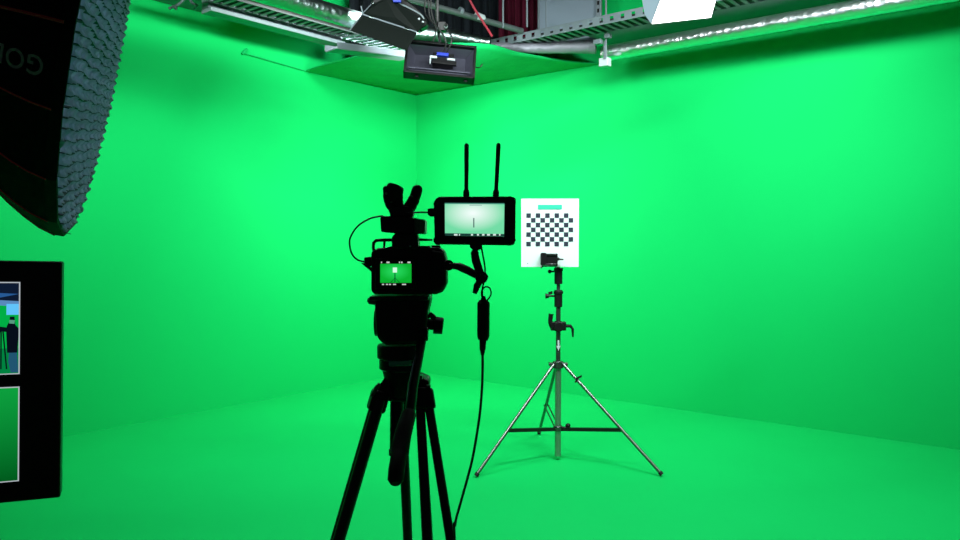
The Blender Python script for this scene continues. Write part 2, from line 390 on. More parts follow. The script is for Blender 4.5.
# ------------------------------------------------------------------ lamps in view
# open black lamp seen from behind
def lamp_open():
    d = 6.0
    c = [P(407, 42.5, d), P(477, 49.5, d+.04), P(472, 82, d-.06), P(404, 75, d-.10)]
    cen = sum(c, V())/4
    t = root('studio_lamp', cen, 'open black rectangular studio lamp with wiring in its back, hung over the far corner', 'studio lamp')
    ax = unit(c[1]-c[0]); az = unit((c[0]-c[3]) - ax*(c[0]-c[3]).dot(ax)); n = unit(ax.cross(az))
    if n.y < 0: n = -n
    W = (c[1]-c[0]).length; H = (c[0]-c[3]).length
    def L(u, v, w): return cen+ax*(u*W/2)+az*(v*H/2)+n*w
    # rim
    mb = MB(); th = .02
    mb.box(L(0, 1, 0)-az*th/2, (W, .10, th), ax, n, az).box(L(0, -1, 0)+az*th/2, (W, .10, th), ax, n, az)
    mb.box(L(1, 0, 0)-ax*th/2, (th, .10, H), ax, n, az).box(L(-1, 0, 0)+ax*th/2, (th, .10, H), ax, n, az)
    part('housing', mb, 'black', t, .004)
    mb = MB()
    i = .62; bk = .05
    q = [L(-.97, .93, -.03), L(.97, .93, -.03), L(.97, -.93, -.03), L(-.97, -.93, -.03)]
    r = [L(-.72, .55, bk), L(.72, .55, bk), L(.72, -.45, bk), L(-.72, -.45, bk)]
    for k in range(4):
        k2 = (k+1) % 4
        mb.hexa(q[k], q[k2], r[k2], r[k], q[k]+n*.006, q[k2]+n*.006, r[k2]+n*.006, r[k]+n*.006)
    mb.hexa(*r, *[x+n*.006 for x in r])
    part('back_shell', mb, 'heat', t, shade=False)
    part('front_edge', MB().box(L(0, -.66, -.035), (W*.86, .02, H*.05), ax, n, az), 'heat', t, .003)
    part('ballast', MB().box(L(.08, .1, .0), (W*.30, .06, H*.34), ax, n, az).box(L(.12, -.12, -.02), (W*.34, .03, H*.12), ax, n, az), 'black', t, .004)
    part('blue_clip', MB().box(L(.05, .27, -.04), (W*.17, .03, H*.09), ax, n, az), 'blue', t, .003, label='blue clip')
    for u_, w_, a_, b_ in ((-.20, .12, .10, .07), (.30, .07, .11, .06), (-.28, -.1, .02, .2)):
        part('white_connector', MB().box(L(u_, w_, -.03), (W*a_, .02, H*b_), ax, n, az), 'white_bit', t, .003, label='white connector')
    for u_ in (-.62, .75): part('knob', MB().cyl(L(u_, -1.0, 0), L(u_, -1.1, 0), .015), 'black', t, .002)
    part('clip_wire', MB().tube(smooth([L(1.0, -.1, 0), L(1.12, -.18, -.02), L(1.2, .05, -.02), L(1.15, -.0, 0)], 4), .004, 6), 'black', t)
    part('yoke', MB().tube([L(-.0, 1.0, .06), P(437, 20, d), P(437, -30, d)], .012, 8), 'blackm', t)
    em = emat('lamp_face', (1, 1, 1), 6)
    part('diffuser', MB().box(L(0, 0, bk+.025), (W*.9, .01, H*.85), ax, n, az), em, t)
    area('lamp_glow', L(0, 0, bk+.05), n+V((0.05, 0, -.15)), W*.9, H*.85, LP['corner'], parent=t, spread=140)
    for pts, nm in (([L(-.3, .95, 0), P(436, 30, d), P(431, 8, d), P(432, -30, d)], 'a'), ([L(.1, .3, -.03), P(452, 40, d-.1), P(444, 25, d), P(430, 18, d), P(428, -30, d)], 'b'), ([L(0, .3, -.03), P(446, 44, d-.1), P(440, 30, d-.1), P(425, 12, d), P(430, -20, d)], 'c')):
        part('power_cable', MB().tube(smooth(pts), .006, 6), 'cablegreen', t)
    part('yoke_clamp', MB().box(P(442, 27, d), (.06, .06, .07)).cyl(P(446, 25, d-.05), P(446, 25, d-.09), .014).tube([P(438, 25, d), P(438, -30, d)], .010, 8), 'blackm', t, .004)
    part('clamp_knob', MB().ball(P(446, 26.5, d-.06), .014), 'white_bit', t, label='white knob')
    return t
LP = dict(corner=66, left=43, panel=4)
lamp_open()
def lamp_barn():
    d = 5.7
    t = root('studio_lamp', P(390, 20, d), 'black studio lamp with two open barn door flaps above the left tray', 'studio lamp')
    lo = [P(350, 30, d-.12), P(362, 14.5, d), P(417, 32.5, d+.05), P(407, 50, d-.07)]
    up = [P(363, 13.5, d), P(371, 4.5, d+.10), P(388, -3, d+.12), P(426, 20, d+.14), P(418, 32, d+.05)]
    for q, nm in ((lo, 0), (up, 1)):
        n = unit((q[1]-q[0]).cross(q[-1]-q[0])); n = n if n.y > 0 else -n
        part('barn_door', MB().prism(q, n*.006), 'flap', t)
    e = (lo[2]-lo[1])
    mb = MB()
    for a, b in ((0, .13), (.21, .77), (.86, 1)): mb.cyl(lo[1]+e*a+V((0, -.012, .0)), lo[1]+e*b+V((0, -.012, .0)), .006, n=8)
    mb.cyl(lo[0], lo[1]+V((0, 0, 0)), .005, n=8)
    part('hinge', mb, 'galv', t, label='pale steel hinge')
    # rounded housing behind the flaps
    q = smooth([P(371, 3, d+.2), P(388, -8, d+.2), P(412, 5, d+.2), P(424, 16, d+.2), P(427, 26, d+.2), P(418, 32, d+.2)], 5)
    part('housing', MB().prism([x+V((0, -.04, 0)) for x in q], (0.0, .22, .04)), 'black', t, .015)
    part('trim_strip', MB().tube(smooth([P(388, -1, d+.14), P(405, 6, d+.14), P(420, 14, d+.14), P(424, 19, d+.14)], 5), .006, 8), 'beam', t, label='pale edge strip')
    part('fixing', MB().box(P(397, 0, d+.1), (.06, .03, .04)), 'blue', t, .004, label='blue fixing')
    part('screw', MB().ball(P(419, 19, d+.12), .009).ball(P(423, 22, d+.12), .008), 'white_bit', t)
    part('yoke', MB().tube([P(405, 8, d+.3), P(410, -40, d+.3)], .014, 8), 'blackm', t)
    part('strut', MB().tube([P(363, 14, d), P(361, 6, d)], .005, 6).tube([P(363, 13, d), P(371, 4.5, d+.08)], .004, 6), 'galv', t)
    area('lamp_glow', P(385, 8, d+.46), V((-.5, .8, -.2)), .35, .2, LP['left'], parent=t, spread=140)
lamp_barn()
# white glowing panel
def lamp_panel():
    d = 5.6
    q = [P(652, 24, d), P(711, 17.5, d-.1), P(719, -12, d-.45), P(664, -8, d-.35)]
    cen = sum(q, V())/4; n = unit((q[1]-q[0]).cross(q[3]-q[0])); n = n if n.z < 0 else -n
    t = root('glowing_studio_lamp', cen, 'glowing white light panel hung in front of the perforated tray', 'studio lamp')
    k = [cen+(x-cen)*1.03 for x in q]
    part('diffuser', MB().prism(q, -n*.01), emat('panel_face', (1, 1, 1), 5), t)
    part('housing', MB().prism([x-n*.012 for x in k], -n*.05), 'white_bit', t, .004)
    s = [P(643, 0, d-.3), P(650.5, 22, d), P(651.5, 24, d), P(662, -8, d-.35), P(646, -10, d-.35)]
    part('side_diffuser', MB().prism([P(642, -2, d-.28), P(645, 15, d-.05), P(651, 23.5, d), P(662, -8, d-.35), P(645, -8, d-.35)], (0, .02, .02)), emat('panel_side', (.6, .85, 1), .6), t, label='dimmer side face')
    part('hanger', MB().cyl(cen+V((0, 0, .05)), cen+V((0, 0, 1.0)), .01, n=8), 'blackm', t)
    area('panel_glow', cen+n*.03, n, .42, .3, LP['panel'], parent=t)
lamp_panel()

# ------------------------------------------------------------------ lamps added above the frame to light walls and floor
def overhead(x, y, z, aim, power, label, sx=1.1, sy=.26, spread=130):
    loc = V((x, y, z)); n = unit(V(aim)-loc); ax = unit(n.cross(V((0, 0, 1)))); ay = n.cross(ax)
    t = root('added_ceiling_lamp', loc, label, 'ceiling lamp', 'added lamps above the frame')
    part('housing', MB().box(loc-n*.04, (sx+.04, sy+.04, .06), ax, ay, n), 'black', t, .006)
    part('diffuser', MB().box(loc, (sx, sy, .01), ax, ay, n), emat('ceiling_lamp_face', (1, 1, 1), 1.5), t)
    ud = ay if ay.z > 0 else -ay
    if z < 3.8: part('barn_door', MB().box(loc+ud*(sy/2+.03)+n*.20, (sx+.04, .012, .46), ax, ud, n), 'flap', t)  # top flap added to keep light off the upper walls
    part('hanger', MB().cyl(loc-n*.05, V((x, y, WT)), .012, n=8), 'blackm', t)
    area('lamp_glow', loc+n*.02, n, sx, sy, power, parent=t, spread=spread)
HL = [(-1.9, 3.4, 3.55, (-2.2, 7.3, 2.5), 82, 'added black ceiling lamp aimed at the left green wall'),
      (.3, 3.6, 3.6, (-.9, 8.9, 2.6), 32, 'added black ceiling lamp aimed at the far green corner'),
      (2.1, 4.1, 3.6, (1.4, 7.4, 2.6), 88, 'added black ceiling lamp aimed at the right green wall'),
      (-.9, 3.2, 3.9, (-.9, 4.8, 0), 48, 'added black ceiling lamp aimed at the left of the floor'),
      (1.3, 3.2, 3.9, (1.3, 5.0, 0), 73, 'added black ceiling lamp aimed at the floor by the chrome stand'),
      (2.9, 2.9, 3.6, (3.4, 5.6, 1.6), 34, 'added black ceiling lamp aimed at the far right stretch of the right green wall'),  # this and the next lift the dim outer walls
      (-2.9, 2.4, 3.6, (-3.3, 5.6, 1.6), 16, 'added black ceiling lamp aimed at the near stretch of the left green wall')]
for h in HL: overhead(*h)

exec_parts = []
# ------------------------------------------------------------------ octagonal softbox, top left
def softbox():
    R = .6; C = V((-1.151, 2.3565, .6156+CZ)); n = unit(V((.9065, .3766, -.1907)))
    h = unit(V((0, 0, 1)).cross(n)); v = n.cross(h)
    if v.z > 0: v = -v
    t = root('softbox', C-n*.62, 'large black fabric softbox with grey honeycomb grid at the upper left', 'softbox')
    N = 18; th0 = math.radians(-80); D = .62
    def rim(k): a = th0+k*2*math.pi/N; return v*math.cos(a)+h*math.sin(a)
    def prof(s): return R*max(.14, (1-(s)**1.4)) if s < 1 else R*.14       # s 0 rim, 1 back
    def body(k, s): return C-n*(D*s)-n*.03+rim(k)*prof(s)
    S = [i/14 for i in range(14)]+[.965]
    bm = MB()
    rings = [[bm.bm.verts.new(body(k, s)) for k in range(N)] for s in S]
    for i in range(len(S)-1):
        for k in range(N): bm.bm.faces.new((rings[i][k], rings[i][(k+1) % N], rings[i+1][(k+1) % N], rings[i+1][k]))
    part('fabric_body', bm, 'blackf', t, solid=.004, auto=15)
    for k in range(N):
        part('seam_piping', MB().tube([body(k, s)+rim(k)*.003 for s in S], .0028 if k else .0042, 6), 'redpipe', t, label='red piping')
    bm = MB(); rr = [C+rim(k)*R*1.004 for k in range(N+1)]
    for k in range(N):
        a, b = rr[k], rr[k+1]; i1, i2 = C+rim(k)*(R-.012), C+rim(k+1)*(R-.012)
        bm.hexa(a-n*.035, b-n*.035, i2-n*.035, i1-n*.035, a-n*.006, b-n*.006, i2-n*.006, i1-n*.006)
    part('rim_band', bm, 'blackf', t)
    # honeycomb grid: crossed fabric strips, slightly slack; one set darkened for shaded gaps
    dep = .040
    ap = R*math.cos(math.pi/N)-.004
    def sag(u, w): return .004*math.sin(u*21+w*7)+.003*math.sin(w*33+2)
    ang = math.radians(8); e1 = v*math.cos(ang)+h*math.sin(ang); e2 = h*math.cos(ang)-v*math.sin(ang)
    for A, B, pit, wav in ((e1, e2, .055, 1), (e2, e1, .030, 0)):
        g = MB()
        m = int(R/pit)
        for i in range(-m, m+1):
            o_ = i*pit; L = math.sqrt(max(0, ap*ap-o_*o_)); k = max(4, int(2*L/.0075)) if wav else max(4, int(2*L/.02))
            def f(u, w_, A=A, B=B, o_=o_, L=L, i=i):
                q = -L+2*L*u; top = dep
                if wav: top = dep*(.80+.25*(math.cos(math.pi*q/.030)**2))
                else: top = dep*(.98+.04*(math.cos(math.pi*q/.055)**2))
                zz = .011*(2*abs((q/.060+.25*(i % 2)*2) % 1-.5)*2-1)*(1 if wav else 0)
                return C-n*.036+A*q+B*(o_+sag(q, o_)+zz)+n*(top*w_)
            g.grid(f, k, 2)
        part('grid_strips', g, 'gridf' if wav else 'gridshade', t, solid=.0022, auto=60, label='pale grey toothed grid strips' if wav else 'grid strips coloured dark for shaded gaps')
    part('front_diffuser', MB().prism([C-n*.04+rim(k)*(R-.012) for k in range(N)], -n*.003), emat('softbox_diffuser', (.72, .86, 1), 6.5), t)
    part('speed_ring', MB().cyl(C-n*(D*.93+.03), C-n*(D*1.02+.03), .10, n=24), 'blackm', t, .004)
    # lettering, upside down on the panel between the two red seams
    cu = bpy.data.curves.new('txt', 'FONT'); cu.body = 'GODOX'; cu.size = .066; cu.extrude = .0004; cu.offset = .0006; cu.space_character = 1.06
    to = bpy.data.objects.new('txt', cu); COL.objects.link(to); bpy.context.view_layer.update()
    me = bpy.data.meshes.new_from_object(to); bpy.data.objects.remove(to)
    cen_a = (rim(0)+rim(1))/2
    def surf(s, w): return body(0, s).lerp(body(1, s), w)
    s0 = .045
    w0 = .45
    bm = MB(); bm.bm.from_mesh(me)
    step = 1e-3
    for vt in bm.bm.verts:
        x, y, z = vt.co
        # x runs from the rim towards the back, y runs down the panel
        s = s0+x/(D*1.15)
        base = surf(s, 0); wdt = (surf(s, 1)-base).length
        q = surf(s, w0+y/wdt)
        nn = unit(cen_a)
        vt.co = q+nn*(.0035+z)
    part('lettering', bm, 'letter', t, shade=False, label='grey capital lettering, upside down')
    # lamp head behind the ring
    hd = C-n*(D*1.02+.03)
    l = root('lamp_head', hd-n*.10, 'black lamp head fixed behind the large softbox', 'lamp head')
    part('housing', MB().cyl(hd-n*.002, hd-n*.32, .075, n=24), 'black', l, .008)
    part('bracket', MB().box(hd-n*.14+V((0, 0, -.11)), (.05, .05, .08)), 'blackm', l, .004)
    base = hd-n*.14; top = V((base.x, base.y, base.z-.15))
    s = root('light_stand', V((base.x, base.y, 0)), 'black tripod light stand carrying the large softbox', 'light stand')
    part('pole', MB().cyl(V((base.x, base.y, .12)), top, .016), 'blackm', s)
    for a in (0.6, 2.7, 4.8):
        part('leg', MB().cyl(V((base.x, base.y, .8)), V((base.x+.5*math.cos(a), base.y+.5*math.sin(a), .012)), .011, n=10), 'blackm', s)
softbox()

# ------------------------------------------------------------------ multiview monitor, left
def multiview():
    TR = P(62.3, 262, 1.16); BR = P(60.2, 498, 1.16); TL0 = P(0, 261, 1.127); BL0 = P(0, 502.5, 1.135)
    up = unit(TR-BR); ax = unit(TR-TL0); ax = unit(ax-up*ax.dot(up)); n = ax.cross(up)   # n away from viewer
    if n.y < 0: n = -n
    H = (TR-BR).length; W = .62
    t = root('multiview_monitor', BR-ax*W/2, 'large black monitor at the lower left showing two bordered camera views', 'monitor')
    def L(x, y, w=0): return TR-ax*x-up*y+n*w             # x from the right edge, y from the top
    part('housing', MB().prism([L(0, 0, .001), L(W, 0, .001), L(W, H, .001), L(0, H, .001)], n*.035), 'black', t, .003)
    part('stand_mount', MB().prism([L(W*.4, H*.35, .035), L(W*.6, H*.35, .035), L(W*.6, H*.65, .035), L(W*.4, H*.65, .035)], n*.04), 'blackm', t, .003)
    pt = L(W*.5, H*.5, .09); fp = V((pt.x, pt.y, 0))
    part('pole', MB().cyl(V((pt.x, pt.y, .02)), V((pt.x, pt.y, pt.z+.1)), .02), 'blackm', t)
    part('base', MB().cyl(fp, fp+V((0, 0, .025)), .22, n=32), 'blackm', t, .004)
    px = lambda x, y: None
    def loc(pxl, pyl):                                      # photo point on the screen face -> (x, y) in metres
        r = ray(pxl, pyl); k = (TR-V((0, 0, CZ))).dot(n)/r.dot(n); q = V((0, 0, CZ))+r*k-TR
        return (-q.dot(ax), -q.dot(up))
    def quad(pts, e, z=0.0): return MB().prism([L(x, y, -z) for x, y in pts], n*.0004)
    x0 = loc(20.3, 282)[0]; y0 = loc(20, 282)[1]; y1 = loc(20, 374)[1]; y2 = loc(19, 386.5)[1]; y3 = loc(19, 481)[1]
    tw = (y1-y0)*16/9
    bord = emat('tile_border', (.55, .6, .65), .8)
    def rect(xa, ya, xb, yb): return [(xa, ya), (xb, ya), (xb, yb), (xa, yb)]
    green = grad_emat('tile_green', (.0, .10, .012), (.004, .36, .05), 2, 0, 1, 1)
    green2 = emat('tile_green_lit', (.0, .42, .06), 1)
    for col in (0, 1):
        xa = x0+col*(tw+.02)
        for (ya, yb, kind) in ((y0, y1, 0), (y2, y3, 1)):
            if col == 0 or True:
                fr = part('tile_border', MB().prism([L(x, y, -.0004) for x, y in rect(xa, ya, xa+tw, yb)], n*.0004), bord, t, shade=False)
                i = .0016
                base = emat('tile_dark', (.004, .01, .03), 1) if kind == 0 else green
                pic = part('camera_view', MB().prism([L(x, y, -.0008) for x, y in rect(xa+i, ya+i, xa+tw-i, yb-i)], n*.0004), base, fr, shade=False)
                if kind == 0:
                    def S(pts, m, z, nm):
                        part(nm, MB().prism([L(xa+i+(tw-2*i)*u, ya+i+(yb-ya-2*i)*v_, -z) for u, v_ in pts], n*.0002), m, fr, shade=False)
                    S([(0, .24), (1, .22), (1, 1), (0, 1)], green2, .0010, 'pictured_backdrop')
                    S([(0, .72), (1, .74), (1, 1), (0, 1)], emat('pictured_floor', (0, .22, .05), 1), .0011, 'pictured_floor')
                    S([(0, .2), (.5, .14), (1, .19), (1, .235), (.5, .19), (0, .26)], emat('pictured_pipe', (.10, .25, .5), 1), .0012, 'pictured_pipe')
                    S([(0, .12), (.2, .1), (.3, .14), (.1, .16)], emat('pictured_tray', (.02, .10, .3), 1), .0012, 'pictured_pipe')
                    S([(0, .23), (.065, .23), (.065, .35), (0, .35)], emat('pictured_window', (.12, .55, .95), 1), .0014, 'pictured_window')
                    dk = emat('pictured_dark', (.002, .004, .01), 1)
                    # operator seen from behind: head, torso, jeans; camera on its tripod
                    S([(.022, .37), (.046, .37), (.05, .43), (.062, .47), (.066, .52), (.06, .77), (.006, .77), (0, .6), (0, .5), (.018, .46)], dk, .0016, 'pictured_operator')
                    S([(.008, .77), (.05, .77), (.054, .87), (.04, .99), (.0, .99), (.004, .87)], emat('pictured_jeans', (.015, .09, .16), 1), .0016, 'pictured_jeans')
                    S([(.02, .41), (.048, .405), (.05, .445), (.022, .45)], emat('pictured_screen', (.1, .32, .22), 1), .0018, 'pictured_camera')
                    S([(.06, .49), (.125, .47), (.14, .50), (.10, .53), (.06, .54)], dk, .0017, 'pictured_camera')
                    for a_, b_ in ((.082, .062), (.092, .092), (.10, .135)):
                        S([(a_-.004, .53), (a_+.004, .53), (b_+.004, .95), (b_-.004, .95)], dk, .0017, 'pictured_tripod')
multiview()

# ------------------------------------------------------------------ chrome stand with the chart
def chart_stand():
    lf = on_floor(476, 477.5); rf = on_floor(662, 476.5); bf = on_floor(539, 434.5)
    cx = (lf.x+rf.x+bf.x)/3; cy = 5.27
    cx = P(558, 400, cy).x
    def Z(py): return P(558, py, cy).z
    def Cp(py, dx=0, dy=0): return V((cx+dx, cy+dy, Z(py)))
    s = cy/F
    t = root('light_stand', V((cx, cy, 0)), 'chrome light stand holding the checker chart, near the far corner', 'light stand')
    part('lower_pole', MB().cyl(V((cx, cy, .03)), Cp(363), .022), mat('dull_steel', (.30, .34, .32), .35, .9, noise=(10, .1)), t)
    part('upper_pole', MB().cyl(Cp(364), Cp(300), .0165).cyl(Cp(300), Cp(284), .0125), 'darkchrome', t)
    hub_z = Z(364); brz = Z(430)
    part('collar', MB().cyl(Cp(361), Cp(368), .036).box(Cp(364), (.13, .05, .022)), 'darkchrome', t, .003)
    part('brace_hub', MB().cyl(Cp(425.5), Cp(430.5), .033), 'darkchrome', t, .003)
    part('hub_knob', MB().cyl(Cp(427, .03, -.02), Cp(427, .065, -.02), .008).ball(Cp(425, .068, -.02), .018), 'black', t)
    for f, nm in ((lf, 'l'), (rf, 'r'), (bf, 'b')):
        dirv = unit(V((f.x-cx, f.y-cy, 0))); top = V((cx, cy, hub_z))+dirv*.04; ft = V((f.x, f.y, .012))
        leg = part('leg', MB().cyl(top, ft, .0115), 'chrome', t)
        part('rubber_foot', MB().cyl(ft.lerp(top, .022), ft+V((0, 0, -.0)), .0145, n=12), 'rubber', leg)
        # brace from the hub out to the leg
        k = (hub_z-brz)/(hub_z-.012)*.87 if nm != 'b' else .57
        q = top.lerp(ft, k)
        bt = V((cx, cy, brz+.01))+dirv*.03
        side = V((-dirv.y, dirv.x, 0))
        if nm == 'b': mb = MB().cyl(bt+side*.015, q+side*.015, .006, n=8).cyl(bt-side*.015, q-side*.015, .006, n=8)
        else: mb = MB().box((bt+q)/2, ((q-bt).length, .022, .024), q-bt)
        part('brace', mb, 'darkchrome' if nm == 'b' else 'blackm', t)
    kn = V((cx, cy, hub_z)).lerp(rf, .17)
    part('leg_knob', MB().cyl(kn+V((.0, -.02, 0)), kn+V((.02, -.02, .03)), .006).box(kn+V((.025, -.02, .035)), (.045, .012, .014), (1, 0, .5)), 'black', t)
    # collars going up
    part('lock_collar', MB().cyl(Cp(290), Cp(307), .028).cyl(Cp(291), Cp(294), .033), 'black', t, .003)
    part('lock_knob', MB().cyl(Cp(296, -.02), Cp(296, -.075), .007).tube([Cp(296, -.065), Cp(296, -.09)], [.014, .018]).box(Cp(293, -.055), (.03, .015, .02), (1, 0, .3)), 'black', t)
    part('lock_collar', MB().cyl(Cp(268), Cp(284), .028).cyl(Cp(268), Cp(271), .032), 'black', t, .003)
    part('lock_knob', MB().cyl(Cp(271.5, -.02), Cp(271.5, -.05), .006).ball(Cp(271.5, -.06), .014), 'black', t)
    part('spigot', MB().cyl(Cp(269), Cp(262), .011), 'chrome', t)
    part('grip_head', MB().cyl(Cp(326, 0, -.055), Cp(326, 0, .04), .034).box(Cp(326), (.105, .05, .06)).cyl(Cp(321), Cp(331), .026), 'black', t, .004)
    part('grip_handle', MB().tube(smooth([Cp(328, -.04), Cp(322, -.055), Cp(314, -.05)], 5), [.016]*10+[.02]), 'black', t)
    part('lever', MB().tube([Cp(326, .05), Cp(326, .085), Cp(329, .1), Cp(337, .102)], [.012, .012, .010, .006], 10), 'black', t, label='bent black lever')
    # white arrow sticker on the pole
    aw = [(-2.2, 343), (-1, 339.5), (1, 339.5), (1, 345), (2.4, 345), (0, 350), (-2.4, 345), (-1, 345)]
    part('arrow_sticker', MB().prism([Cp(y, x*s*.9, -.0175) for x, y in [(-1, 340), (1, 340), (1, 345.5), (2.3, 345.5), (0, 350.5), (-2.3, 345.5), (-1, 345.5)]], (0, -.0008, 0)), 'white_bit', t, label='white arrow sticker pointing down')
    # chart
    bd = cy-.06
    TL = P(521.3, 198.7, bd); BR = P(578.7, 267, bd)
    c = root('checker_chart', V(((TL.x+BR.x)/2, bd, BR.z)), 'white board printed with a black checker pattern, clamped on the chrome stand', 'chart')
    W = BR.x-TL.x; H = TL.z-BR.z
    part('board', MB().box(V(((TL.x+BR.x)/2, bd+.004, (TL.z+BR.z)/2)), (W, .006, H)), 'white', c, .001)
    u = W/57.4
    mb = MB()
    for r in range(7):
        for k in range(10):
            if (r+k) % 2 == 0:
                x = TL.x+(5+4.68*k)*u; z = TL.z-(14.4+4.72*r)*u
                mb.box(V((x+2.3*u, bd-.0006, z-2.3*u)), (4.5*u, .001, 4.5*u))
    part('checker_print', mb, 'navy', c, shade=False, label='dark checker squares')
    part('title_bar', MB().box(V((TL.x+28.5*u, bd-.0006, TL.z-8.3*u)), (24*u, .001, 4.6*u)), 'teal', c, shade=False, label='pale teal printed bar')
    part('corner_dot', MB().cyl(V((TL.x+6.5*u, bd+.001, BR.z+3.5*u)), V((TL.x+6.5*u, bd-.001, BR.z+3.5*u)), .0035, n=10), 'navy', c)
    # clamp gripping the board
    g = root('chart_clamp', V((cx-.03, bd-.03, Z(268))), 'small black clamp gripping the lower edge of the white chart', 'clamp')
    part('jaw', MB().box(P(549, 259, bd-.03), (.115, .045, .075)).box(P(543.5, 259, bd-.035), (.035, .05, .085)), 'black', g, .004)
    part('top_edge', MB().box(P(550, 254.5, bd-.045), (.085, .03, .012)), 'darkchrome', g, .002)
    part('bottom_edge', MB().box(P(550, 264.5, bd-.045), (.08, .03, .014)), 'darkchrome', g, .002)
    part('screw', MB().tube([P(555, 259, bd-.04), P(563.5, 259.5, bd-.04)], [.007, .005], 8).ball(P(558, 259, bd-.04), .011), 'black', g)
    part('post', MB().cyl(P(556, 264, bd-.01), P(557, 269, cy), .012), 'black', g)
    part('thumb_screw', MB().cyl(P(541, 268, bd-.02), P(543, 266, bd-.03), .005, n=8), 'black', g)
chart_stand()

# ------------------------------------------------------------------ camera tripod
D0 = 1.5
def tripod():
    t = root('video_tripod', V((P(403, 400, D0).x, D0, 0)), 'tall black video tripod with fluid head in the foreground', 'tripod')
    def X(px): return P(px, 300, D0).x
    def Zp(py): return P(403, py, D0).z
    cx = X(401)
    def ring(mb, prof, y=D0, n=28):                     # lathe: list of (pxl, pxr, py)
        pts = [V(((X(a)+X(b))/2, y, Zp(c))) for a, b, c in prof]
        # straight vertical rings
        rs = [(X(b)-X(a))/2 for a, b, c in prof]; R_ = []
        for p, r in zip(pts, rs): R_.append([mb.bm.verts.new(p+V((math.cos(2*math.pi*j/n)*r, math.sin(2*math.pi*j/n)*r, 0))) for j in range(n)])
        for i in range(len(R_)-1):
            for j in range(n): mb.bm.faces.new((R_[i][j], R_[i][(j+1) % n], R_[i+1][(j+1) % n], R_[i+1][j]))
        mb.bm.faces.new(R_[0]); mb.bm.faces.new(R_[-1]); return mb
    head = part('head_body', MB().pxprism([(374, 297), (430, 296), (429.5, 303), (427, 314), (426, 334), (424, 345), (385, 345), (378, 341), (375.5, 332)], D0-.045, .09), 'black', t, .008)
    part('drag_dial', MB().cyl(P(375.5, 322, D0), P(378, 322, D0), .028), 'blackm', head)
    part('top_plate', MB().box(P(402, 296.3, D0), (.112, .12, .008)), 'blackm', t, .002)
    part('plate_lock', MB().cyl(P(369, 300.5, D0-.02), P(380, 302.5, D0-.02), .007).cyl(P(367.5, 300, D0-.02), P(369.5, 300.4, D0-.02), .0045), 'darkchrome', t, .001)
    part('side_knob', MB().cyl(P(426, 324, D0), P(436, 325, D0), .011).cyl(P(434, 325, D0), P(443, 326, D0), .0175, .0165).tube([P(428, 318, D0-.01), P(431, 313, D0-.01), P(434, 316, D0-.01)], .0035, 8).ball(P(433, 317, D0-.01), .006), 'black', t, .002)
    part('pan_base', ring(MB(), [(378, 421, 344), (377, 422, 346), (377, 422, 357.5), (379, 421, 358)]), 'black', t, .0015)
    part('level_ring', ring(MB(), [(379, 421.5, 359), (379, 421.5, 368), (382, 420, 370)]), 'blackm', t, .001)
    part('level_window', MB().prism([P(388.5, 361, D0-.0425), P(411, 360.5, D0-.0425), P(411, 366, D0-.0425), P(389, 366.5, D0-.0425)], (0, .012, 0)), mat('level_glass', (.04, .30, .27), .35, noise=(20, .2)), t, .0015, label='teal level window')
    part('bowl_clamp', ring(MB(), [(382, 420, 370), (384, 418, 378), (389, 414, 394), (391, 411, 397)]), 'black', t)
    tz = 1.5-(390-245)/F*D0
    # shoulder casting and three legs
    tops = [V((X(380), D0-.02, Zp(396))), V((X(425), D0-.03, Zp(392))), V((X(398), D0+.055, Zp(396)))]
    feet = [V((tops[0].x-.341, D0-.13, .015)), V((tops[1].x+.215, D0-.27, .015)), V((tops[2].x+.010, D0+.40, .015))]
    spr = [0.006, .010, .006]
    mb = MB()
    mb.pxprism([(385, 377), (420, 377), (429, 381), (428, 398), (418, 404), (392, 402), (376, 400), (375, 391)], D0-.02, .06)
    part('shoulder', mb, 'black', t, .005)
    c = V((X(401), D0, 0))
    for i, (a, f) in enumerate(zip(tops, feet)):
        d = unit(f-a); rad = unit(V((f.x-a.x, f.y-a.y, 0))); side = V((-rad.y, rad.x, 0))
        mb = MB()
        w0, w1 = (.010 if i == 0 else .0015, .009) if i != 1 else (.006, .034)
        sd = side if i != 1 else V((1, 0, 0))
        if i == 1:                           # this leg's two tubes splay apart
            mb.cyl(V((X(420.5), a.y, a.z)), V((X(420.5)+.052, a.lerp(f, .62).y, a.lerp(f, .62).z)), .0090, .0135, 14)
            mb.cyl(V((X(428), a.y, a.z)), V((X(428)+.132, a.lerp(f, .62).y, a.lerp(f, .62).z)), .0090, .0090, 14)
        else:
            rr_ = .012 if i == 0 else .009
            for sg in (-1, 1):
                mb.cyl(a+sd*sg*w0, a.lerp(f, .62)+sd*sg*w0, rr_, rr_, 14)
        leg = part('leg', mb, 'blackm', t)
        end = a.lerp(f, .62)+(V((-.04, 0, 0)) if i == 1 else V())
        part('lower_leg', MB().cyl(end, f+V((0, 0, .02)), .012), 'blackm', leg)
        part('leg_lock', MB().box(end, (.12 if i == 1 else .045, .04, .05), sd, None, -d), 'black', leg, .005)
        part('rubber_foot', MB().ball(f+V((0, 0, .01)), .022), 'rubber', leg)
        part('hinge', MB().box(a+d*.006, (.038 if i else .034, .034, .042), sd, None, -d), 'black', leg, .006)
        mid = a.lerp(f, .62)
    part('spreader', MB().tube([tops[0].lerp(feet[0], .62), c+V((0, 0, .38))], .008, 8).tube([tops[1].lerp(feet[1], .62), c+V((0, 0, .38))], .008, 8).tube([tops[2].lerp(feet[2], .62), c+V((0, 0, .38))], .008, 8), 'blackm', t)
    # left hinge details: small levers catching light
    part('hinge_lever', MB().tube([P(372, 396, D0-.04), P(376, 388, D0-.04), P(380, 384, D0-.04)], .004, 8), 'darkchrome', t)
